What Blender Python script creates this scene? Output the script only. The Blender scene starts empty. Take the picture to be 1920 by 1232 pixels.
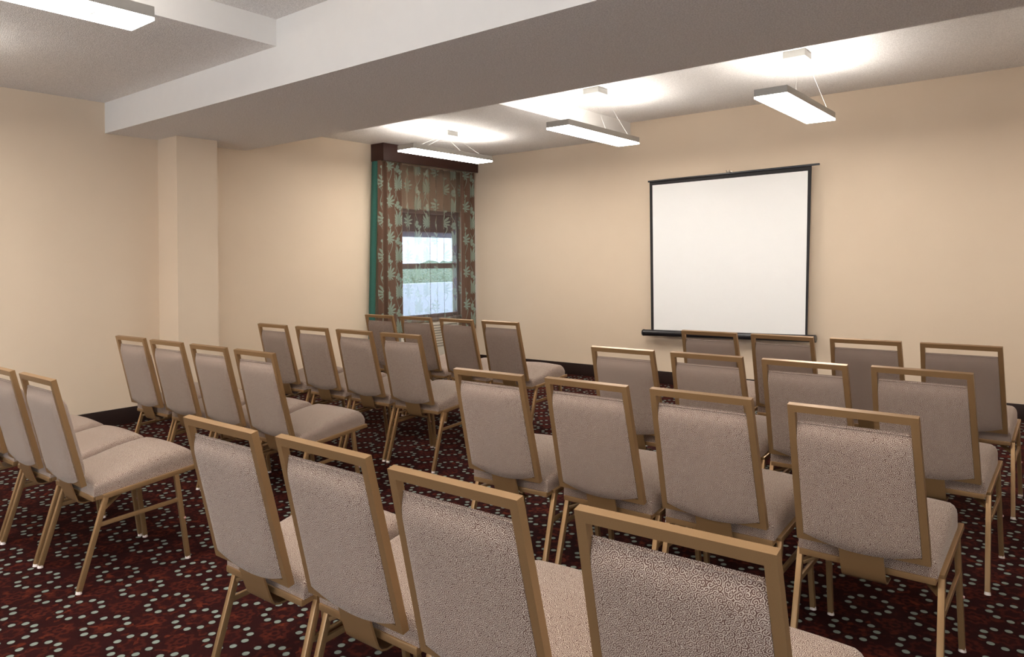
import bpy, bmesh, math, random
from mathutils import Vector, Matrix
random.seed(7)
PI = math.pi
SC = bpy.context.scene
COL = SC.collection

# ------------------------------------------------------------------ node maths helper
class V:
    """A shader value that can be combined with ordinary operators."""
    nt = None
    def __init__(self, s): self.s = s
    @staticmethod
    def op(kind, *a):
        n = V.nt.nodes.new('ShaderNodeMath'); n.operation = kind
        for i, x in enumerate(a):
            if isinstance(x, V): V.nt.links.new(x.s, n.inputs[i])
            else: n.inputs[i].default_value = float(x)
        return V(n.outputs[0])
    def __add__(s, o): return V.op('ADD', s, o)
    __radd__ = __add__
    def __sub__(s, o): return V.op('SUBTRACT', s, o)
    def __rsub__(s, o): return V.op('SUBTRACT', o, s)
    def __mul__(s, o): return V.op('MULTIPLY', s, o)
    __rmul__ = __mul__
    def __truediv__(s, o): return V.op('DIVIDE', s, o)
    def __neg__(s): return V.op('MULTIPLY', s, -1)
def sin(a): return V.op('SINE', a)
def cos(a): return V.op('COSINE', a)
def absv(a): return V.op('ABSOLUTE', a)
def frac(a): return V.op('FRACT', a)
def floor_(a): return V.op('FLOOR', a)
def atan2(a, b): return V.op('ARCTAN2', a, b)
def sqrt(a): return V.op('SQRT', a)
def vmax(a, b): return V.op('MAXIMUM', a, b)
def vmin(a, b): return V.op('MINIMUM', a, b)
def gt(a, b): return V.op('GREATER_THAN', a, b)
def step(a, e0, e1):
    n = V.nt.nodes.new('ShaderNodeMapRange'); n.interpolation_type = 'SMOOTHSTEP'
    V.nt.links.new(a.s, n.inputs[0])
    n.inputs[1].default_value = e0; n.inputs[2].default_value = e1
    n.inputs[3].default_value = 0; n.inputs[4].default_value = 1
    return V(n.outputs[0])
def steprev(a, e0, e1): return 1 - step(a, e0, e1)
def length(x, y): return sqrt(x*x + y*y)
def coords(kind):
    t = V.nt.nodes.new('ShaderNodeTexCoord')
    s = V.nt.nodes.new('ShaderNodeSeparateXYZ'); V.nt.links.new(t.outputs[kind], s.inputs[0])
    return V(s.outputs[0]), V(s.outputs[1]), V(s.outputs[2])
def combine(x, y, z=0):
    n = V.nt.nodes.new('ShaderNodeCombineXYZ')
    for i, a in enumerate((x, y, z)):
        if isinstance(a, V): V.nt.links.new(a.s, n.inputs[i])
        else: n.inputs[i].default_value = a
    return n.outputs[0]
def noise(vec, scale, detail=2):
    n = V.nt.nodes.new('ShaderNodeTexNoise'); n.inputs['Scale'].default_value = scale
    n.inputs['Detail'].default_value = detail
    if vec is not None: V.nt.links.new(vec, n.inputs['Vector'])
    return V(n.outputs[0])
def voronoi(vec, scale=1.0, dims='2D', randomness=1.0):
    n = V.nt.nodes.new('ShaderNodeTexVoronoi'); n.voronoi_dimensions = dims
    n.inputs['Scale'].default_value = scale; n.inputs['Randomness'].default_value = randomness
    V.nt.links.new(vec, n.inputs['Vector'])
    return n
def mixc(f, a, b):
    n = V.nt.nodes.new('ShaderNodeMix'); n.data_type = 'RGBA'
    if isinstance(f, V): V.nt.links.new(f.s, n.inputs[0])
    else: n.inputs[0].default_value = f
    for i, c in ((6, a), (7, b)):
        if isinstance(c, (tuple, list)): n.inputs[i].default_value = (*c, 1)
        else: V.nt.links.new(c, n.inputs[i])
    return n.outputs[2]
def material(name, color=(.5, .5, .5), rough=.5, metal=0.0, spec=.5):
    m = bpy.data.materials.new(name); m.use_nodes = True
    V.nt = m.node_tree
    b = m.node_tree.nodes['Principled BSDF']
    if color: b.inputs['Base Color'].default_value = (*color, 1)
    b.inputs['Roughness'].default_value = rough; b.inputs['Metallic'].default_value = metal
    b.inputs['Specular IOR Level'].default_value = spec
    return m, b
def bump(b, h, strength=.3, dist=.002):
    n = V.nt.nodes.new('ShaderNodeBump'); n.inputs['Strength'].default_value = strength
    n.inputs['Distance'].default_value = dist
    V.nt.links.new(h.s, n.inputs['Height']); V.nt.links.new(n.outputs[0], b.inputs['Normal'])
def setc(b, sock): V.nt.links.new(sock, b.inputs['Base Color'])
def objvec():
    t = V.nt.nodes.new('ShaderNodeTexCoord'); return t.outputs['Object']

# ------------------------------------------------------------------ materials
def mat_wall():
    m, b = material('wall_vinyl', None, .62, 0, .25)
    v = objvec(); x, y, z = coords('Object')
    weave = noise(combine((x + y)*1.0, (x - y)*1.0, z*6), 120, 2)
    setc(b, mixc(noise(v, 3.0, 3), (.69, .555, .415), (.725, .585, .44)))
    bump(b, weave, .12, .002)
    return m
def mat_popcorn():
    m, b = material('popcorn_ceiling', None, .9, 0, .1)
    v = objvec()
    vo = voronoi(v, 150, '3D'); d = V(vo.outputs['Distance'])
    n = noise(v, 130, 3)
    h = n*1.0 + steprev(d, .1, .6)*.5
    setc(b, mixc(step(n, .38, .62), (.76, .725, .70), (.94, .905, .88)))
    bump(b, h, .7, .004)
    return m
def mat_carpet():
    m, b = material('dotted_carpet', None, .95, 0, .05)
    x, y, z = coords('Object'); v = objvec()
    PX, PY = .2315, .2455
    wob = noise(v, 60, 1)
    u = (x + 3.018)/PX; w = (y - 1.2395)/PY
    cu = frac(u + .5) - .5; cw = frac(w + .5) - .5
    lx = cu*PX; ly = cw*PY
    r = length(lx, ly); a = atan2(ly, lx) - PI/2
    seg = 2*PI/10
    k = V.op('ROUND', a/seg)
    da = a - k*seg
    dx = r*cos(da) - .0775; dy = r*sin(da)
    dot = steprev(length(dx, dy) + (wob - .5)*.004, .0115, .0145)
    halo = steprev(length(dx, dy), .016, .03)
    # red flower rings at the half-lattice and inside the rings of dots
    bx = (frac(u) - .5)*PX; by = (frac(w) - .5)*PY
    rr = length(bx, by); aa = atan2(by, bx)
    ring = steprev(absv(rr - .043 - .006*sin(aa*8)), .004, .011)
    ring2 = steprev(absv(rr - .016), .003, .008)
    inner = steprev(absv(r - .036 - .005*sin(a*6)), .004, .010)
    vo = voronoi(combine(x, y), 42); cell = V(V.nt.nodes.new('ShaderNodeSeparateColor').outputs[0])
    V.nt.links.new(vo.outputs['Color'], cell.s.node.inputs[0])
    fleck = step(cell, .45, .95)*step(noise(v, 26, 2), .42, .62)
    big = step(noise(v, 5.0, 2), .35, .65)
    base = mixc(fleck*(.35 + .65*big), (.021, .0044, .0042), (.098, .0185, .009))
    base = mixc(vmax(vmax(ring, ring2)*.7, inner*.5)*.5*(.4 + .6*wob), base, (.125, .022, .011))
    base = mixc(halo*.75, base, (.016, .0045, .0045))
    setc(b, mixc(dot, base, (.20, .23, .20)))
    bump(b, noise(v, 420, 2), .5, .004)
    return m
def mat_fabric():
    m, b = material('scroll_fabric', None, .75, 0, .25)
    u, w, _ = coords('UV')
    S = 1/.0098
    wob = noise(combine(u, w), 60, 1)
    p = combine(u*S + (wob - .5)*.8, w*S + (wob - .5)*.5)
    vo = voronoi(p, 1.0, '2D', .85)
    sp = V.nt.nodes.new('ShaderNodeSeparateXYZ'); V.nt.links.new(p, sp.inputs[0])
    sq = V.nt.nodes.new('ShaderNodeSeparateXYZ'); V.nt.links.new(vo.outputs['Position'], sq.inputs[0])
    lx = V(sp.outputs[0]) - V(sq.outputs[0]); ly = V(sp.outputs[1]) - V(sq.outputs[1])
    sc = V.nt.nodes.new('ShaderNodeSeparateColor'); V.nt.links.new(vo.outputs['Color'], sc.inputs[0])
    r1, r2 = V(sc.outputs[0]), V(sc.outputs[1])
    sgn = gt(r2, .5)*2 - 1
    r = length(lx, ly); a = atan2(ly, lx)*sgn
    s = sin(r*(2*PI/.36) + a + r1*6.283)
    line = step(s, -.30, .50)
    setc(b, mixc(line, (.088, .038, .027), (.47, .375, .305)))
    b.inputs['Sheen Weight'].default_value = .2
    b.inputs['Sheen Roughness'].default_value = .45
    b.inputs['Sheen Tint'].default_value = (1, .93, .86, 1)
    bump(b, line + .3*noise(combine(u, w), 900, 1), .25, .0012)
    return m
def mat_gold():
    m, b = material('champagne_gold_metal', None, .34, .5, .5)
    v = objvec()
    setc(b, mixc(noise(v, 900, 1), (.285, .165, .074), (.345, .205, .095)))
    bump(b, noise(v, 1400, 1), .08, .0005)
    return m
def simple(name, c, rough=.5, metal=0., spec=.5, var=.06, scale=12):
    m, b = material(name, None, rough, metal, spec)
    n = noise(objvec(), scale, 3)
    setc(b, mixc(n, tuple(x*(1 - var) for x in c), tuple(min(1, x*(1 + var)) for x in c)))
    return m
def mat_emit(name, c, strength):
    m = bpy.data.materials.new(name); m.use_nodes = True; nt = m.node_tree
    nt.nodes.remove(nt.nodes['Principled BSDF'])
    e = nt.nodes.new('ShaderNodeEmission'); e.inputs[0].default_value = (*c, 1); e.inputs[1].default_value = strength
    nt.links.new(e.outputs[0], nt.nodes['Material Output'].inputs[0])
    return m
def mat_curtain(name, opacity):
    """brown cloth with a woven column of pale green leaves and a trailing vine"""
    m, b = material(name, None, .7, 0, .2)
    u, w, _ = coords('UV')
    PU, PW = .27, .44
    kk = floor_(u/PU)
    w2 = w + frac(kk*.5)*PW          # neighbouring columns are staggered by half a repeat
    cu = (frac(u/PU) - .5)*PU; cw = (frac(w2/PW) - .5)*PW
    # fan of petals
    def fan(px, py, size, n, lean):
        x0 = cu - px; y0 = cw - py
        x1 = x0*math.cos(lean) + y0*math.sin(lean); y1 = -x0*math.sin(lean) + y0*math.cos(lean)
        r = length(x1, y1); a = atan2(x1, y1)
        lim = size*(.32 + .68*absv(cos(a*n)))*(.45 + .55*cos(a*.5))
        vein = absv(cos(a*n))
        return steprev(r - lim, -.003, .003)*step(vein, .12, .25)
    leaf = fan(.015, -.06, .135, 6.5, .2)
    bud = fan(-.005, .13, .062, 1.5, -.5)
    bud2 = fan(.05, .10, .045, 1.5, .8)
    vx = .035*sin(w2*(2*PI/PW)) + .045*sin(w2*(2*PI/PW)*.5 + 1.0)
    vine = steprev(absv(cu - vx), .0025, .006)
    vx2 = .05*cos(w2*(2*PI/PW) + .6) - .03
    vine2 = steprev(absv(cu - vx2), .002, .005)*step(sin(w2*(2*PI/PW)*1.0 + .3), -.3, 0.)
    pat = vmax(vmax(leaf, vmax(bud, bud2)), vmax(vine, vine2))
    thread = noise(combine(u*900, w*300), 1.0, 1)
    col = mixc(pat, mixc(thread, (.155, .088, .058), (.195, .112, .075)), mixc(thread, (.27, .33, .26), (.36, .42, .33)))
    setc(b, col)
    nt = m.node_tree; out = nt.nodes['Material Output']
    tr = nt.nodes.new('ShaderNodeBsdfTranslucent'); nt.links.new(col, tr.inputs[0])
    mx = nt.nodes.new('ShaderNodeMixShader'); mx.inputs[0].default_value = .30
    nt.links.new(b.outputs[0], mx.inputs[1]); nt.links.new(tr.outputs[0], mx.inputs[2])
    if opacity < 1:
        tp = nt.nodes.new('ShaderNodeBsdfTransparent')
        my = nt.nodes.new('ShaderNodeMixShader')
        f = opacity + (1 - opacity)*.35*pat
        nt.links.new(f.s, my.inputs[0])
        nt.links.new(tp.outputs[0], my.inputs[1]); nt.links.new(mx.outputs[0], my.inputs[2])
        nt.links.new(my.outputs[0], out.inputs[0])
    else:
        nt.links.new(mx.outputs[0], out.inputs[0])
    return m
def mat_glass():
    m = bpy.data.materials.new('window_glass'); m.use_nodes = True; nt = m.node_tree
    nt.nodes.remove(nt.nodes['Principled BSDF'])
    t = nt.nodes.new('ShaderNodeBsdfTransparent'); t.inputs[0].default_value = (.9, .95, 1, 1)
    g = nt.nodes.new('ShaderNodeBsdfGlossy'); g.inputs['Roughness'].default_value = .02
    mx = nt.nodes.new('ShaderNodeMixShader')
    mx.inputs[0].default_value = .05; nt.links.new(t.outputs[0], mx.inputs[1]); nt.links.new(g.outputs[0], mx.inputs[2])
    nt.links.new(mx.outputs[0], nt.nodes['Material Output'].inputs[0])
    return m
def mat_leaves():
    m, b = material('hedge_leaves', None, .7, 0, .3)
    v = objvec(); vo = voronoi(v, 22, '3D'); d = V(vo.outputs['Distance'])
    setc(b, mixc(step(d, .1, .8), (.50, .58, .42), (.26, .34, .20)))
    bump(b, d, .8, .05)
    return m

M = {}
M['wall'] = mat_wall(); M['popcorn'] = mat_popcorn(); M['carpet'] = mat_carpet()
M['white'] = simple('smooth_white_drywall', (.80, .775, .745), .7, 0, .2, .02)
M['fabric'] = mat_fabric(); M['gold'] = mat_gold()
M['base'] = simple('dark_brown_baseboard', (.022, .011, .009), .45, 0, .3, .25)
M['glide'] = simple('clear_plastic_glide', (.72, .62, .56), .2, 0, .6)
M['bumper'] = simple('plastic_bumper', (.55, .30, .27), .25, 0, .6)
M['alu'] = simple('brushed_aluminium', (.40, .385, .36), .4, .6, .5, .04, 60)
M['canopy'] = simple('grey_painted_canopy', (.27, .265, .25), .5, 0, .4, .04)
M['cable'] = simple('steel_cable', (.55, .54, .52), .35, .8)
LC = (1.0, .95, .88)
M['lamp'] = mat_emit('lamp_diffuser', LC, 21.0)
M['lamp_up'] = mat_emit('lamp_uplight', LC, 15.0)
M['drape'] = mat_curtain('leaf_drape_cloth', 1.0)
M['sheer'] = mat_curtain('leaf_sheer_cloth', .58)
M['teal'] = simple('teal_lining_cloth', (.048, .165, .135), .75, 0, .2, .12, 40)
M['valance'] = simple('dark_mahogany', (.050, .019, .014), .45, 0, .35, .2, 8)
M['black'] = simple('black_screen_border', (.018, .015, .016), .6, 0, .3)
M['blackmetal'] = simple('black_screen_case', (.012, .011, .014), .3, 0, .5)
M['screen'] = simple('white_screen_cloth', (.86, .85, .83), .75, 0, .2, .01)
M['chrome'] = simple('dull_steel', (.35, .30, .25), .35, .9)
M['winframe'] = simple('grey_window_frame', (.32, .32, .35), .5, .2)
M['reveal'] = simple('white_window_reveal', (.6, .58, .55), .7)
M['eave'] = simple('slate_blue_eave', (.10, .11, .15), .8)
M['glass'] = mat_glass()
M['heater'] = simple('cream_heater_enamel', (.62, .58, .50), .45, 0, .4, .03)
M['heaterdark'] = simple('heater_grille_dark', (.28, .26, .22), .6)  # darker tone of the grille bars
M['pave'] = simple('pale_paving', (.55, .55, .56), .9, 0, .1, .1, 3)
M['concrete'] = simple('white_garden_wall', (.80, .80, .80), .85, 0, .1, .05, 4)
M['leaves'] = mat_leaves()

# ------------------------------------------------------------------ geometry helpers
def finish(name, bm, mat, parent=None, angle=32, smooth=True):
    me = bpy.data.meshes.new(name)
    bmesh.ops.recalc_face_normals(bm, faces=bm.faces)
    bm.to_mesh(me); bm.free()
    mats = mat if isinstance(mat, (list, tuple)) else [mat]
    for k in mats: me.materials.append(M[k])
    if smooth:
        for p in me.polygons: p.use_smooth = True
        me.set_sharp_from_angle(angle=math.radians(angle))
    o = bpy.data.objects.new(name, me); COL.objects.link(o)
    if parent: o.parent = parent
    return o
def add_box(bm, x0, x1, y0, y1, z0, z1, bev=0, mi=0):
    vs = [bm.verts.new((x, y, z)) for x in (x0, x1) for y in (y0, y1) for z in (z0, z1)]
    F = [(0, 1, 3, 2), (4, 6, 7, 5), (0, 4, 5, 1), (2, 3, 7, 6), (0, 2, 6, 4), (1, 5, 7, 3)]
    fs = [bm.faces.new([vs[i] for i in f]) for f in F]
    for f in fs: f.material_index = mi
    if bev:
        es = list({e for f in fs for e in f.edges})
        bmesh.ops.bevel(bm, geom=es, offset=bev, segments=2, profile=.6, affect='EDGES')
    return fs
def add_hexa(bm, lo, hi, bev=0):
    """box between two quads given as 4 points each"""
    a = [bm.verts.new(p) for p in lo]; b = [bm.verts.new(p) for p in hi]
    fs = [bm.faces.new(a[::-1]), bm.faces.new(b)]
    for i in range(4):
        j = (i + 1) % 4
        fs.append(bm.faces.new((a[i], a[j], b[j], b[i])))
    if bev:
        es = list({e for f in fs for e in f.edges})
        bmesh.ops.bevel(bm, geom=es, offset=bev, segments=2, profile=.6, affect='EDGES')
def add_bar(bm, p0, p1, w, d, side=(1, 0, 0), bev=.003):
    p0 = Vector(p0); p1 = Vector(p1); t = (p1 - p0).normalized()
    s = Vector(side); s = (s - t*s.dot(t)).normalized(); n = t.cross(s)
    q = [(-w/2, -d/2), (w/2, -d/2), (w/2, d/2), (-w/2, d/2)]
    add_hexa(bm, [p0 + s*a + n*b for a, b in q], [p1 + s*a + n*b for a, b in q], bev)
def add_cyl(bm, p0, p1, r0, r1=None, seg=12):
    r1 = r0 if r1 is None else r1
    p0 = Vector(p0); p1 = Vector(p1); t = (p1 - p0).normalized()
    s = t.orthogonal().normalized(); n = t.cross(s)
    A = [bm.verts.new(p0 + (s*math.cos(2*PI*i/seg) + n*math.sin(2*PI*i/seg))*r0) for i in range(seg)]
    B = [bm.verts.new(p1 + (s*math.cos(2*PI*i/seg) + n*math.sin(2*PI*i/seg))*r1) for i in range(seg)]
    for i in range(seg):
        j = (i + 1) % seg; bm.faces.new((A[i], A[j], B[j], B[i]))
    bm.faces.new(A[::-1]); bm.faces.new(B)
def add_tube(bm, pts, r, seg=8, closed=False):
    pts = [Vector(p) for p in pts]; n = len(pts); rings = []
    up = None
    for i, p in enumerate(pts):
        if closed: t = pts[(i + 1) % n] - pts[i - 1]
        else: t = pts[min(i + 1, n - 1)] - pts[max(i - 1, 0)]
        t.normalize()
        if up is None: up = t.orthogonal().normalized()
        up = (up - t*up.dot(t)).normalized(); b = t.cross(up)
        rings.append([bm.verts.new(p + (up*math.cos(2*PI*k/seg) + b*math.sin(2*PI*k/seg))*r) for k in range(seg)])
    m = n if closed else n - 1
    for i in range(m):
        A, B = rings[i], rings[(i + 1) % n]
        for k in range(seg):
            j = (k + 1) % seg; bm.faces.new((A[k], A[j], B[j], B[k]))
    if not closed: bm.faces.new(rings[0][::-1]); bm.faces.new(rings[-1])
def add_sweep(bm, prof, path, closed=False):
    """sweep a profile (list of (side, normal)) given per path frame (p, s, n)"""
    rings = [[bm.verts.new(p + s*a + n*b) for a, b in prof] for p, s, n in path]
    k = len(prof)
    for i in range(len(rings) - 1):
        for j in range(k):
            l = (j + 1) % k
            bm.faces.new((rings[i][j], rings[i][l], rings[i+1][l], rings[i+1][j]))
    bm.faces.new(rings[0][::-1]); bm.faces.new(rings[-1])
def box_uv(o, scale=1.0):
    me = o.data; uv = me.uv_layers.new(name='UVMap')
    for p in me.polygons:
        n = p.normal; ax = max(range(3), key=lambda i: abs(n[i]))
        for li in p.loop_indices:
            c = me.vertices[me.loops[li].vertex_index].co
            q = (c.y, c.z) if ax == 0 else (c.x, c.z) if ax == 1 else (c.x, c.y + 3.0)
            uv.data[li].uv = (q[0]*scale + ax*5, q[1]*scale)
def thing(name, label, cat, loc=(0, 0, 0), rz=0, group=None):
    o = bpy.data.objects.new(name, None); COL.objects.link(o)
    o.empty_display_size = .1
    o.location = loc; o.rotation_euler = (0, 0, rz)
    tag(o, label, cat, group); return o
def tag(o, label, cat, group=None):
    o['label'] = label; o['category'] = cat
    if group: o['group'] = group
def structure(o, label=None):
    o['kind'] = 'structure'
    if label: o['label'] = label
    return o

# ------------------------------------------------------------------ the room
D = 7.557; L = -6.755; RX = 2.6; FY = -4.4
Z1, Z2, ZB, ZT = 2.844, 3.021, 2.576, 3.20
YB1, YB2, XS = 2.808, 4.166, -4.17
bm = bmesh.new(); add_box(bm, L - .2, RX + .2, FY - .2, D + .2, -.1, 0)
structure(finish('floor', bm, 'carpet', smooth=False), 'dark red carpet with rings of grey green dots')
# left wall with a window opening
WY0, WY1, WZ0, WZ1 = 6.12, 7.47, .68, 2.10
bm = bmesh.new()
add_box(bm, L - .2, L, FY - .2, WY0, 0, ZT); add_box(bm, L - .2, L, WY1, D + .2, 0, ZT)
add_box(bm, L - .2, L, WY0, WY1, 0, WZ0); add_box(bm, L - .2, L, WY0, WY1, WZ1, ZT)
structure(finish('wall_left', bm, 'wall', smooth=False), 'beige wall with the window and a square pillar')
bm = bmesh.new(); add_box(bm, L, RX, D, D + .2, 0, ZT)
structure(finish('wall_back', bm, 'wall', smooth=False), 'beige wall behind the projection screen')
bm = bmesh.new()
SY0, SY1 = -3.6, .4  # opening for an added window that lets in fill light
add_box(bm, RX, RX + .2, FY - .2, SY0, 0, ZT); add_box(bm, RX, RX + .2, SY1, D + .2, 0, ZT)
add_box(bm, RX, RX + .2, SY0, SY1, 0, .20); add_box(bm, RX, RX + .2, SY0, SY1, 2.05, ZT)
structure(finish('wall_right', bm, 'wall', smooth=False), 'beige wall with wide added fill windows right of the camera')
bm = bmesh.new()
for k in range(6):
    yk = SY0 + (SY1 - SY0)*k/5
    add_box(bm, RX + .06, RX + .14, max(SY0, yk - .03), min(SY1, yk + .03), .25, 2.0)
add_box(bm, RX + .06, RX + .14, SY0, SY1, .20, .25); add_box(bm, RX + .06, RX + .14, SY0, SY1, 2.0, 2.05)
structure(finish('fill_window_3', bm, 'reveal', smooth=False), 'wide added window right of the camera, for fill light')
ls = bpy.data.lights.new('side_fill', 'AREA'); ls.shape = 'RECTANGLE'; ls.size = 1.85; ls.size_y = SY1 - SY0  # added area lamp, out of view, supplying fill from the right
ls.energy = 30; ls.color = (1, .96, .91)
lo = bpy.data.objects.new('side_fill', ls); COL.objects.link(lo)
lo.location = (RX + .3, (SY0 + SY1)/2, 1.125); lo.rotation_euler = (0, math.radians(90), 0)
bm = bmesh.new()
GX0, GX1, GZ0, GZ1 = -5.8, -1.2, .20, 2.05  # unseen window opening put in to bring fill from behind
add_box(bm, L, GX0, FY - .2, FY, 0, ZT); add_box(bm, GX1, RX, FY - .2, FY, 0, ZT)
add_box(bm, GX0, GX1, FY - .2, FY, 0, GZ0); add_box(bm, GX0, GX1, FY - .2, FY, GZ1, ZT)
structure(finish('wall_front', bm, 'wall', smooth=False), 'beige wall with wide added fill windows behind the camera')
bm = bmesh.new()
for k in range(6):
    xk = GX0 + (GX1 - GX0)*k/5
    add_box(bm, max(GX0, xk - .03), min(GX1, xk + .03), FY - .14, FY - .06, GZ0 + .05, GZ1 - .05)
add_box(bm, GX0, GX1, FY - .14, FY - .06, GZ0, GZ0 + .05); add_box(bm, GX0, GX1, FY - .14, FY - .06, GZ1 - .05, GZ1)
structure(finish('fill_window_2', bm, 'reveal', smooth=False), 'wide added window behind the camera, for fill light')
ld = bpy.data.lights.new('daylight_fill', 'AREA'); ld.shape = 'RECTANGLE'; ld.size = GX1 - GX0; ld.size_y = GZ1 - GZ0  # area lamp added outside the rear window as extra fill
ld.energy = 25; ld.color = (1, .96, .91)
lo = bpy.data.objects.new('daylight_fill', ld); COL.objects.link(lo)
lo.location = ((GX0 + GX1)/2, FY - .3, (GZ0 + GZ1)/2); lo.rotation_euler = (math.radians(90), 0, 0)
bm = bmesh.new(); add_box(bm, L, -6.404, 3.27, 3.66, 0, ZB)
structure(finish('wall_pillar', bm, 'wall', smooth=False), 'square beige pillar under the ceiling beam')
# ceiling: higher slab, lower slabs at the left, and the deep beam
def ceil_block(name, x0, x1, y0, y1, z0, z1, label):
    bm = bmesh.new()
    for f in add_box(bm, x0, x1, y0, y1, z0, z1):
        f.normal_update()
        f.material_index = 0 if abs(f.normal.z) > .5 else 1
    return structure(finish(name, bm, ['popcorn', 'white'], smooth=False), label)
ceil_block('ceiling', L - .2, RX + .2, FY - .2, D + .2, Z2, ZT + .05, 'textured white upper ceiling')
ceil_block('trim_1', L, RX, YB1, YB2, ZB, Z2, 'deep white ceiling beam crossing the room')
ceil_block('trim_2', L, XS, FY, YB1, Z1, Z2, 'lower ceiling step before the beam')
ceil_block('trim_3', L, XS, YB2, D, Z1, Z2, 'lower ceiling step beyond the beam')
# baseboards
def baseboard(name, boxes, lab):
    bm = bmesh.new()
    for b in boxes: add_box(bm, *b, bev=.003)
    structure(finish(name, bm, 'base'), lab)
BH = .143; T = .014
baseboard('baseboard_left', [(L, L + T, FY, 3.27 - T, 0, BH), (L, L + T, 3.66 + T, D - T, 0, BH)], 'dark brown baseboard on the left wall')
baseboard('baseboard_pillar', [(L, -6.404 + T, 3.27 - T, 3.27, 0, BH), (-6.404, -6.404 + T, 3.27, 3.66, 0, BH), (L, -6.404 + T, 3.66, 3.66 + T, 0, BH)], 'dark brown baseboard round the pillar')
baseboard('baseboard_back', [(L, RX - T, D - T, D, 0, BH)], 'dark brown baseboard under the projection screen')
baseboard('baseboard_right', [(RX - T, RX, FY, D - T, 0, BH)], None)

# ------------------------------------------------------------------ window, outside
bm = bmesh.new()
XW = L - .13
fw = .045
for b in [(XW, XW+.06, WY0, WY0+fw, WZ0, WZ1), (XW, XW+.06, WY1-fw, WY1, WZ0, WZ1), (XW, XW+.06, WY0+fw, WY1-fw, WZ0, WZ0+fw),
          (XW, XW+.06, WY0+fw, WY1-fw, WZ1-fw, WZ1)]: add_box(bm, *b, bev=.003)
win = structure(finish('window_1', bm, 'winframe'), 'window behind the leaf pattern curtains')
bm = bmesh.new(); add_box(bm, XW+.005, XW+.055, WY0+fw, WY1-fw, 1.33, 1.40, .003); finish('meeting_rail', bm, 'winframe', win)
bm = bmesh.new(); add_box(bm, XW+.02, XW+.026, WY0+fw, WY1-fw, WZ0+fw, WZ1-fw); g = finish('pane', bm, 'glass', win, smooth=False)
bm = bmesh.new(); add_box(bm, L - .05, L + .05, WY0 - .03, WY1 + .03, WZ0 - .03, WZ0, .004); finish('window_sill', bm, 'reveal', win)
bm = bmesh.new(); add_box(bm, -22, L - .2, -4, 22, -.15, -.05); structure(finish('ground_outside', bm, 'pave', smooth=False), 'pale paving outside the window')
bm = bmesh.new(); add_box(bm, -11.2, -10.9, 2, 18, -.05, .98, .01)
o = finish('garden_wall', bm, 'concrete'); tag(o, 'low white garden wall seen through the window', 'wall')
bm = bmesh.new()
for i in range(24):
    for j in range(1):
        c = Vector((-12.4 + random.uniform(-.3, .3), 2 + i*.7 + random.uniform(-.3, .3), random.uniform(.6, .68)))
        bmesh.ops.create_icosphere(bm, subdivisions=3, radius=.75, matrix=Matrix.Translation(c))
for v in bm.verts: v.co += Vector((random.uniform(-.06, .06), random.uniform(-.06, .06), random.uniform(-.06, .06)))
o = finish('hedge', bm, 'leaves'); tag(o, 'green hedge behind the garden wall outside the window', 'hedge')
bm = bmesh.new(); add_box(bm, -8.4, L - .2, 4, 10.5, 1.82, 2.35, .01)
o = structure(finish('trim_4', bm, 'eave'), 'overhang above the window outside')

# ------------------------------------------------------------------ valance, curtains, heater
val = thing('valance', 'dark brown box valance above the curtained window', 'valance', (L, 6.7, 2.63))
def under(o, p): o.parent = p; o.matrix_parent_inverse = Matrix.Translation(-Vector(p.location)); return o
VX = -6.53
bm = bmesh.new(); add_box(bm, VX - .02, VX, 5.84, D - .003, 2.634, Z1 - .002, .003); under(finish('front_board', bm, 'valance'), val)
bm = bmesh.new(); add_box(bm, L + .001, VX - .0205, 5.84, 5.86, 2.634, Z1 - .002, .003); under(finish('end_board', bm, 'valance'), val)
bm = bmesh.new(); add_box(bm, L + .001, VX - .0205, 5.861, D - .003, Z1 - .02, Z1 - .002, .002); under(finish('top_board', bm, 'valance'), val)

def cloth(name, y0, y1, ztop, zbot, x, amp, pleats, mat, parent=None, n=160, uscale=2.0, u0=0, flare=0.0, rnd=1, th=.0016):
    rng = random.Random(rnd); ph = [rng.uniform(0, 6.28) for _ in range(6)]
    bm = bmesh.new(); uvl = bm.loops.layers.uv.new('UVMap')
    rows = 26; grid = []
    for j in range(rows + 1):
        f = j/rows; z = ztop + (zbot - ztop)*f; row = []
        for i in range(n + 1):
            t = i/n
            g = t*pleats*2*PI
            a = amp*(.75 + .25*math.sin(t*7 + ph[0]))*(1 - .25*f*math.sin(t*5 + ph[1]))
            dx = a*math.sin(g + .35*math.sin(g*.37 + ph[2]) + .25*f*math.sin(t*9 + ph[3])) + .25*a*math.sin(2*g + ph[4])
            yy = y0 + (y1 - y0)*t + flare*f*(t - .5)
            v = bm.verts.new((x + dx, yy + .008*f*math.sin(g*.5 + ph[5]), z)); row.append((v, (u0 + t*(y1 - y0)*uscale, z)))
        grid.append(row)
    for j in range(rows):
        for i in range(n):
            q = [grid[j][i], grid[j][i+1], grid[j+1][i+1], grid[j+1][i]]
            fc = bm.faces.new([a[0] for a in q])
            for lp, a in zip(fc.loops, q): lp[uvl].uv = a[1]
    o = finish(name, bm, mat, parent, angle=80)
    return o
CT = 2.632
dl = cloth('drape', 5.80, 6.17, CT, .50, -6.595, .036, 3.5, 'drape', u0=.05, flare=.03, rnd=3, n=110)
tag(dl, 'left brown leaf-patterned drape with a teal lining edge', 'curtain', 'curtains at the window')
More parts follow.
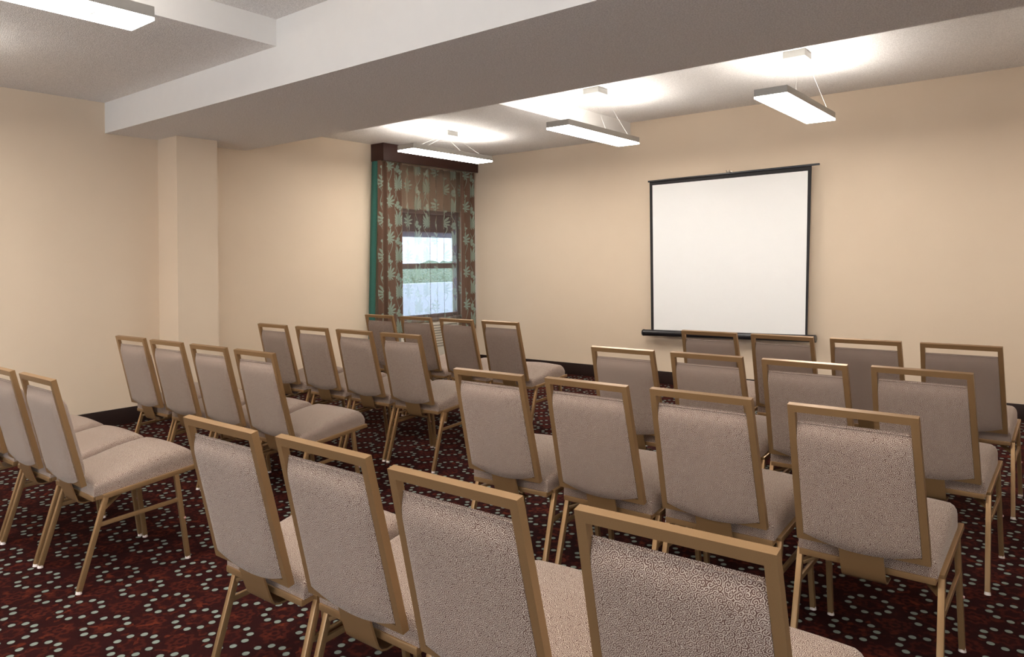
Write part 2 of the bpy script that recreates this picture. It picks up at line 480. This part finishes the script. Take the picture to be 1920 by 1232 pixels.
# teal lining: the return of the drape from its front edge back to the wall
bm = bmesh.new(); grid = []
for j in range(25):
    f = j/24; z = CT + (.50 - CT)*f; row = []
    for i in range(25):
        t = i/24
        y = 5.835 - .085*f - .012*t + .010*math.sin(t*9 + 1)*(1)
        row.append(bm.verts.new((L + .012 + (-6.598 - L - .012)*t, y, z)))
    grid.append(row)
for j in range(24):
    for i in range(24): bm.faces.new((grid[j][i], grid[j][i+1], grid[j+1][i+1], grid[j+1][i]))
o = finish('lining', bm, 'teal', dl, angle=80); o['label'] = 'teal lining'
dr = cloth('drape', 7.28, 7.535, CT, .50, -6.595, .034, 2.5, 'drape', u0=1.9, rnd=5, n=110)
tag(dr, 'right leaf-patterned drape beside the corner of the room', 'curtain', 'curtains at the window')
sh = cloth('sheer_curtain', 6.15, 7.33, CT, .645, -6.668, .031, 9, 'sheer', u0=.9, uscale=1.6, rnd=9)
tag(sh, 'translucent leaf-patterned sheer curtain hanging between the two drapes', 'curtain', 'curtains at the window')
HX0, HX1, HY0, HY1 = L + .002, L + .085, 6.22, 7.28
ht = thing('wall_heater', 'cream grilled heater on the wall below the window', 'heater', (L, 6.75, .1))
bm = bmesh.new(); add_box(bm, HX0, HX1, HY0, HY1, .14, .63, .01); under(finish('body', bm, 'heater'), ht)
bm = bmesh.new()
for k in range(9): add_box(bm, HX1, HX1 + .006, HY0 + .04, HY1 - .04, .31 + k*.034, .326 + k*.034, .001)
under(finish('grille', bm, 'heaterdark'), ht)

# ------------------------------------------------------------------ projection screen
scr = thing('projection_screen', 'white projection screen with black border on the back wall', 'projection screen', (-3.0, D - .10, .6))
yS = D - .10
TL, TR, BL, BR = (-3.877, 2.293), (-2.107, 2.318), (-3.879, .60), (-2.17, .63)
iTL, iTR, iBL, iBR = (-3.842, 2.255), (-2.143, 2.274), (-3.846, .60), (-2.190, .63)
def quadslab(bm, q, y0, y1):
    add_hexa(bm, [(x, y0, z) for x, z in q], [(x, y1, z) for x, z in q])
bm = bmesh.new()
quadslab(bm, [BL, (iBL[0], BL[1]), iTL, TL], yS - .0012, yS + .0012)
quadslab(bm, [TL, iTL, iTR, TR], yS - .0012, yS + .0012)
quadslab(bm, [(iBR[0], BR[1]), BR, TR, iTR], yS - .0012, yS + .0012)
under(finish('border', bm, 'black', smooth=False), scr)
bm = bmesh.new(); quadslab(bm, [(iBL[0], BL[1]), (iBR[0], BR[1]), iTR, iTL], yS - .0010, yS + .0010)
under(finish('screen_surface', bm, 'screen', smooth=False), scr)
bm = bmesh.new(); add_bar(bm, (-3.893, yS - .004, 2.300), (-2.031, yS - .004, 2.329), .022, .020, (0, 1, 0), .005)
under(finish('top_bar', bm, 'blackmetal'), scr)
bm = bmesh.new(); add_cyl(bm, (-3.970, yS, .582), (-2.100, yS, .615), .037, seg=24)
case = under(finish('roller_case', bm, 'blackmetal'), scr)
for xa, za, s in ((-3.972, .582, -1), (-2.098, .615, 1)):
    bm = bmesh.new(); add_cyl(bm, (xa, yS, za), (xa + s*.012, yS, za), .040, .036, seg=24)
    e = finish('end_cap', bm, 'blackmetal'); e.parent = case
    e.matrix_parent_inverse = Matrix.Identity(4)
bm = bmesh.new()
for s in (-1, 1): add_tube(bm, [(-2.957 + s*(.004 + .013*t), yS - .004, 2.314 + .036*t - .004*math.sin(t*3)) for t in (0, .35, .7, 1)], .006, 8)
add_cyl(bm, (-2.957, yS - .004, 2.335), (-2.957, D - .012, 2.335), .006, seg=10)
add_cyl(bm, (-2.957, D - .012, 2.335), (-2.957, D - .001, 2.335), .018, seg=14)
under(finish('hanging_hook', bm, 'chrome'), scr)

# ------------------------------------------------------------------ pendant lights
def make_pendant(ztop):
    t = thing('pendant_light', '', 'pendant light')
    hx, hy = .118, .63; sx, sy = .022, .40; z0, z1 = 2.580, 2.632
    def ring(bm, x, y, th, za, zb):
        for b in [(-x, x, -y, -y+th, za, zb), (-x, x, y-th, y, za, zb), (-x, -x+th, -y+th, y-th, za, zb), (x-th, x, -y+th, y-th, za, zb)]:
            add_box(bm, *b)
    bm = bmesh.new(); ring(bm, hx, hy, .006, z0, z1); ring(bm, sx + .005, sy + .005, .005, z0 - .0145, z0 - .001)
    finish('housing', bm, 'alu', t, smooth=False)
    def panel(za, zb, inset):
        bm = bmesh.new(); x, y = hx - inset, hy - inset; a, c = sx + .0055, sy + .0055
        for b in [(-x, x, -y, -c, za, zb), (-x, x, c, y, za, zb), (-x, -a, -c, c, za, zb), (a, x, -c, c, za, zb)]: add_box(bm, *b)
        return bm
    finish('diffuser', panel(z0 - .014, z0 + .006, -.001 if False else .0005), 'lamp', t, smooth=False)
    finish('uplight_panel', panel(z1 - .012, z1 - .004, .0065), 'lamp_up', t, smooth=False)
    bm = bmesh.new(); add_box(bm, -.085, .085, -.085, .085, ztop - .055, ztop - .0005, .006)
    finish('canopy', bm, 'canopy', t)
    for s in (-1, 1):
        for q in (-1, 1):
            bm = bmesh.new()
            add_cyl(bm, (s*.055, q*.06, ztop - .055), (s*.108, q*.42, z1 - .003), .0006, seg=6)
            finish('cable', bm, 'cable', t)
    return t
def copy_tree(o, parent=None):
    c = o.copy(); COL.objects.link(c)
    if parent: c.parent = parent
    for ch in list(o.children): copy_tree(ch, c)
    return c
PG = 'rectangular pendant lights'
hiP = make_pendant(Z2); loP = make_pendant(Z1)
spots = [(loP, -5.49, 5.84, 'lit rectangular pendant light hanging in front of the curtained window'),
         (hiP, -3.595, 5.85, 'middle one of the three lit pendant lights beyond the beam'),
         (hiP, -1.755, 5.86, 'lit slotted pendant light hanging above and right of the projection screen'),
         (hiP, .95, 5.86, 'pendant light hanging beyond the right edge of the photo'),
         (hiP, -3.565, 1.03, 'lit pendant light at the top left corner before the beam'),
         (loP, -5.50, .66, 'pendant light by the left wall beyond the left photo edge'),
         (hiP, -1.755, 1.03, 'pendant light overhead before the beam above the nearest chairs'),
         (hiP, .10, 1.03, 'pendant light overhead before the beam right of the camera'),
         (loP, -5.50, -2.2, 'added pendant light behind the camera to brighten the left wall'),  # extra pendant added out of view to lift the left wall
         (hiP, -3.565, -1.9, 'pendant light behind the camera at its left'),
         (hiP, -1.755, -1.9, 'pendant light behind the camera in the middle')]
used = set()
for src, x, y, lab in spots:
    o = src if src not in used else copy_tree(src)
    used.add(src)
    o.location = (x, y, 0); tag(o, lab, 'pendant light', PG)

# ------------------------------------------------------------------ the chair
BK = Vector((0, -.2287, .9735)).normalized()      # up along the leaning back
BN = Vector((0, -.9735, -.2287)).normalized()     # rearwards out of the back
BO = Vector((0, .024, .445)); BLEN = .490
def bp(x, s, n): return BO + BK*s + BN*n + Vector((x, 0, 0))
def hw(s): return .202 + (.193 - .202)*s/BLEN      # half width at height s
def rail_z(y): return .386 + (y - .076)*(.430 - .386)/.448   # centre line of the sloping seat rails
def make_chair():
    t = thing('banquet_chair', '', 'chair')
    # back frame: mitred hoop of square tube
    bm = bmesh.new(); fw = .0225; dp = .022
    outer = [(-hw(0), 0), (hw(0), 0), (hw(BLEN), BLEN), (-hw(BLEN), BLEN)]
    inner = [(-hw(0)+fw, .020), (hw(0)-fw, .020), (hw(BLEN)-fw, BLEN-.0245), (-hw(BLEN)+fw, BLEN-.0245)]
    vs = {}
    for nm, lp in (('o', outer), ('i', inner)):
        for d, nn in (('r', 0), ('f', -dp)): vs[nm+d] = [bm.verts.new(bp(x, s, nn)) for x, s in lp]
    for i in range(4):
        j = (i+1) % 4
        for a, b in (('or', 'ir'), ('ir', 'if'), ('if', 'of'), ('of', 'or')):
            bm.faces.new((vs[a][i], vs[a][j], vs[b][j], vs[b][i]))
    bmesh.ops.bevel(bm, geom=[e for e in bm.edges if abs(e.calc_face_angle(0)) > .5], offset=.0035, segments=3, profile=.5, affect='EDGES')
    finish('back_frame', bm, 'gold', t)
    # backrest cushion
    bm = bmesh.new(); nx, ns = 18, 22; s1 = .425
    front, rear = [], []; s1r, s1f = .425, .432
    def edge_s0(u): return .026 - .034*(1 - u*u)          # bottom edge sags over the lower rail
    for j in range(ns+1):
        fv = j/ns; fr, rr = [], []
        for i in range(nx+1):
            u = -1 + 2*i/nx
            s0 = edge_s0(u); s = s0 + (s1r - s0)*fv; sf = s0 + (s1f - s0)*fv
            w = hw(s) - fw - .001
            eu = (1 - abs(u)**6); ev = (1 - abs(2*fv-1)**10)
            e = max(0, eu*ev)**.5
            rn = .001 + .0105*e - .016*max(0, (fv-.84)/.16)**2.2
            fn = -.016 - .042*e*(1 - .75*step01(fv, .80, 1.0))
            rr.append(bm.verts.new(bp(u*w, s, rn))); fr.append(bm.verts.new(bp(u*w, sf, fn)))
        front.append(fr); rear.append(rr)
    for G in (front, rear):
        for j in range(ns):
            for i in range(nx): bm.faces.new((G[j][i], G[j][i+1], G[j+1][i+1], G[j+1][i]))
    for j in range(ns):
        for i in (0, nx): bm.faces.new((front[j][i], front[j+1][i], rear[j+1][i], rear[j][i]))
    for i in range(nx):
        for j in (0, ns): bm.faces.new((front[j][i], front[j][i+1], rear[j][i+1], rear[j][i]))
    bk = finish('backrest', bm, 'fabric', t, angle=60); box_uv(bk)
    # piping seam along the top edge of the rear panel
    bm = bmesh.new()
    pts = [bp(u*(hw(s1)-fw-.006), s1 + .0005, -.0125) for u in [-1 + k/8 for k in range(17)]]
    add_tube(bm, pts, .0026, 6)
    pp = finish('piping', bm, 'fabric', bk); box_uv(pp)
    # wide bracket from the lower back rail curving forward under the seat
    bm = bmesh.new(); th = .006; W = .068
    prof = [(.0225, .452), (.033, .415), (.046, .375), (.055, .352), (.066, .341), (.085, .336), (.125, .338)]
    A = []
    for k, (y, z) in enumerate(prof):
        a = Vector(prof[max(k-1, 0)]); b = Vector(prof[min(k+1, len(prof)-1)]); d = (b-a).normalized()
        nrm = Vector((-d.y, d.x))
        A.append([bm.verts.new((x, y + nrm.x*o_, z + nrm.y*o_)) for x, o_ in ((-W, 0), (W, 0), (W, th), (-W, th))])
    for k in range(len(A)-1):
        for i in range(4):
            j = (i+1) % 4; bm.faces.new((A[k][i], A[k][j], A[k+1][j], A[k+1][i]))
    bm.faces.new(A[0][::-1]); bm.faces.new(A[-1])
    finish('back_bracket', bm, 'gold', t)
    # seat cushion
    bm = bmesh.new(); nx, ny = 20, 22
    y0, y1 = .070, .535; HX = .212
    top, bot = [], []
    for j in range(ny+1):
        fv = .5 - .5*math.cos(PI*j/ny); tr, br = [], []
        for i in range(nx+1):
            u = math.sin((-1 + 2*i/nx)*PI/2); y = y0 + (y1-y0)*fv
            zb = rail_z(y) + .0095
            H = .058 + .030*step01(fv, .05, .72) + .010*(1 - u*u)
            rnd = lambda d, r: math.sqrt(max(0, 1 - (1 - min(1, d/r))**2))
            side = rnd((1 - abs(u))*HX, .026); rear_ = rnd(fv*(y1-y0), .020); frt = rnd((1-fv)*(y1-y0), .075)
            hs = .55*H
            h = (hs + (H - hs)*min(side, rear_)) if frt >= 1 else (hs*(.45 + .55*frt) + (H - hs)*min(side, rear_)*frt)
            wx = HX*(1 - .05*max(0, (fv-.88)/.12)**2)
            tr.append(bm.verts.new((u*wx, y, zb + h))); br.append(bm.verts.new((u*wx, y, zb)))
        top.append(tr); bot.append(br)
    for G in (top, bot):
        for j in range(ny):
            for i in range(nx): bm.faces.new((G[j][i], G[j][i+1], G[j+1][i+1], G[j+1][i]))
    for j in range(ny):
        for i in (0, nx): bm.faces.new((top[j][i], top[j+1][i], bot[j+1][i], bot[j][i]))
    for i in range(nx):
        for j in (0, ny): bm.faces.new((top[j][i], top[j][i+1], bot[j][i+1], bot[j][i]))
    bmesh.ops.subdivide_edges(bm, edges=[e for e in bm.edges if abs(e.verts[0].co.z - e.verts[1].co.z) > .012 and abs(e.verts[0].co.x-e.verts[1].co.x) < 1e-5 and abs(e.verts[0].co.y-e.verts[1].co.y) < 1e-5], cuts=1)
    st = finish('seat', bm, 'fabric', t, angle=75); box_uv(st)
    # seat pan rim under the cushion
    bm = bmesh.new()
    R = lambda x, y, dz=0: (x, y, rail_z(y) + dz)
    ya, yb = .072, .528
    add_bar(bm, R(-.2085, ya), R(.2085, ya), .021, .016, (0, 0, 1), .003)
    add_bar(bm, R(-.200, yb), R(.200, yb), .021, .016, (0, 0, 1), .003)
    for s in (-1, 1): add_bar(bm, R(s*.2015, ya), R(s*.2015, yb), .014, .019, (1, 0, 0), .002)
    # plywood pan closing the underside
    add_hexa(bm, [R(-.195, ya, -.004), R(.195, ya, -.004), R(.195, yb, -.004), R(-.195, yb, -.004)], [R(-.195, ya, .004), R(.195, ya, .004), R(.195, yb, .004), R(-.195, yb, .004)])
    finish('seat_frame', bm, 'gold', t)
    XT, XF = .2175, .222
    for s in (-1, 1):
        bm = bmesh.new(); add_bar(bm, R(s*XT, .105), R(s*XT, .534), .019, .021, (1, 0, 0), .003)
        finish('side_rail', bm, 'gold', t)
        # rear leg: bends out of the side rail down to the floor
        bm = bmesh.new(); add_bar(bm, (s*XT, .116, rail_z(.110) - .004), (s*XF, .002, .010), .020, .021, (1, 0, 0), .003)
        lg = finish('leg', bm, 'gold', t)
        bm = bmesh.new(); add_cyl(bm, (s*XF, .001, 0), (s*XF, .002, .012), .013, .011, 14)
        finish('glide', bm, 'glide', lg)['label'] = 'pale plastic glide'
        bm = bmesh.new(); add_bar(bm, (s*XT, .430, rail_z(.43) - .006), (s*XF, .481, .010), .020, .021, (1, 0, 0), .003)
        lf = finish('leg', bm, 'gold', t)
        bm = bmesh.new(); add_cyl(bm, (s*XF, .482, 0), (s*XF, .481, .012), .013, .011, 14)
        finish('glide', bm, 'glide', lf)['label'] = 'pale plastic glide'
        bm = bmesh.new(); add_cyl(bm, (s*.229, .466, .20), (s*.234, .466, .20), .006, .004, 10)
        finish('bumper', bm, 'bumper', lf)
        bm = bmesh.new(); add_bar(bm, (s*(XT+.003), .090, .272), (s*(XT+.003), .444, .292), .012, .018, (1, 0, 0), .002)
        finish('stretcher', bm, 'gold', t)
        bm = bmesh.new(); add_bar(bm, (s*.213, .104, .335), (s*.06, .300, .392), .012, .022, (0, 0, 1), .002)
        finish('brace', bm, 'gold', t)
    return t
def step01(x, a, b):
    q = min(1, max(0, (x-a)/(b-a))); return q*q*(3-2*q)
ROWS = {
 'R1': [(-2.066, 1.253, 0), (-1.593, 1.271, -.5), (-1.098, 1.243, -.1), (-.594, 1.273, 1.6)],
 'R2': [(-2.064, 2.511, .5), (-1.570, 2.53, -.7), (-1.096, 2.546, -.3), (-.587, 2.539, -.7)],
 'R3': [(-1.996, 3.571, -.3), (-1.516, 3.579, -1.2), (-1.035, 3.573, -1.2), (-.556, 3.592, -1.5)],
 'R4': [(-1.980, 4.701, -.5), (-1.500, 4.70, -.5), (-1.020, 4.704, -.5), (-.540, 4.703, -.5)],
 'L1': [(-4.59, 1.29, 0), (-4.11, 1.29, -.3), (-3.629, 1.293, -.6)],
 'L2': [(-5.102, 2.348, 1.6), (-4.607, 2.348, 1.3), (-4.118, 2.359, .8), (-3.632, 2.359, -.4)],
 'L3': [(-5.139, 3.472, -.3), (-4.635, 3.477, -.1), (-4.146, 3.482, -.3), (-3.662, 3.483, .1)],
 'L4': [(-5.175, 4.63, -.9), (-4.690, 4.629, -.6), (-4.202, 4.631, -1.6), (-3.722, 4.631, -1.4)]}
ROWN = {'R1': 'nearest row of the right block', 'R2': 'second row of the right block', 'R3': 'third row of the right block',
        'R4': 'right block row nearest the projection screen', 'L1': 'nearest row of the left block', 'L2': 'second row of the left block',
        'L3': 'third row of the left block', 'L4': 'left block row nearest the window'}
POS = {4: ['leftmost', 'second from left', 'third from left', 'rightmost'], 3: ['leftmost, mostly cut off', 'middle, partly cut off', 'rightmost, seen side on']}
chair = make_chair(); first = True
for key, row in ROWS.items():
    for i, (x, y, a) in enumerate(row):
        c = chair if first else copy_tree(chair); first = False
        c.location = (x, y, 0); c.rotation_euler = (0, 0, math.radians(a))
        tag(c, 'gold-framed padded banquet chair, %s in the %s' % (POS[len(row)][i], ROWN[key]), 'chair', 'padded banquet chairs in rows')

# ------------------------------------------------------------------ daylight outside
w = bpy.data.worlds.new('daylight_fill'); SC.world = w; w.use_nodes = True
bg = w.node_tree.nodes['Background']; bg.inputs[0].default_value = (.72, .85, 1.0, 1); bg.inputs[1].default_value = 3.2

# ------------------------------------------------------------------ camera (solved from the photograph)
F, YAW, Y0, PT, RL, HC = 1363.23, -.667712, 487.4, .003106, -.011348, 1.403
c, s = math.cos(YAW), math.sin(YAW)
r0 = Vector((c, -s, 0)); f0 = Vector((s, c, 0)); u0 = Vector((0, 0, 1))
fw = f0*math.cos(PT) + u0*math.sin(PT); up = -f0*math.sin(PT) + u0*math.cos(PT)
ri = r0*math.cos(RL) + up*math.sin(RL); up2 = -r0*math.sin(RL) + up*math.cos(RL)
cd = bpy.data.cameras.new('camera'); cam = bpy.data.objects.new('camera', cd); COL.objects.link(cam)
mt = Matrix.Identity(4)
for i in range(3): mt[i][0], mt[i][1], mt[i][2] = ri[i], up2[i], -fw[i]
mt[2][3] = HC
cam.matrix_world = mt
cd.sensor_fit = 'HORIZONTAL'; cd.sensor_width = 36; cd.lens = F*36/1920
cd.shift_x = 0; cd.shift_y = -(616 - Y0)/1920
cd.clip_start = .02
SC.camera = cam
vs_ = SC.view_settings
SC.display_settings.display_device = 'sRGB'
vs_.view_transform = 'Standard'; vs_.look = 'None'; vs_.gamma = 1; vs_.use_curve_mapping = False
vs_.exposure = 0.52
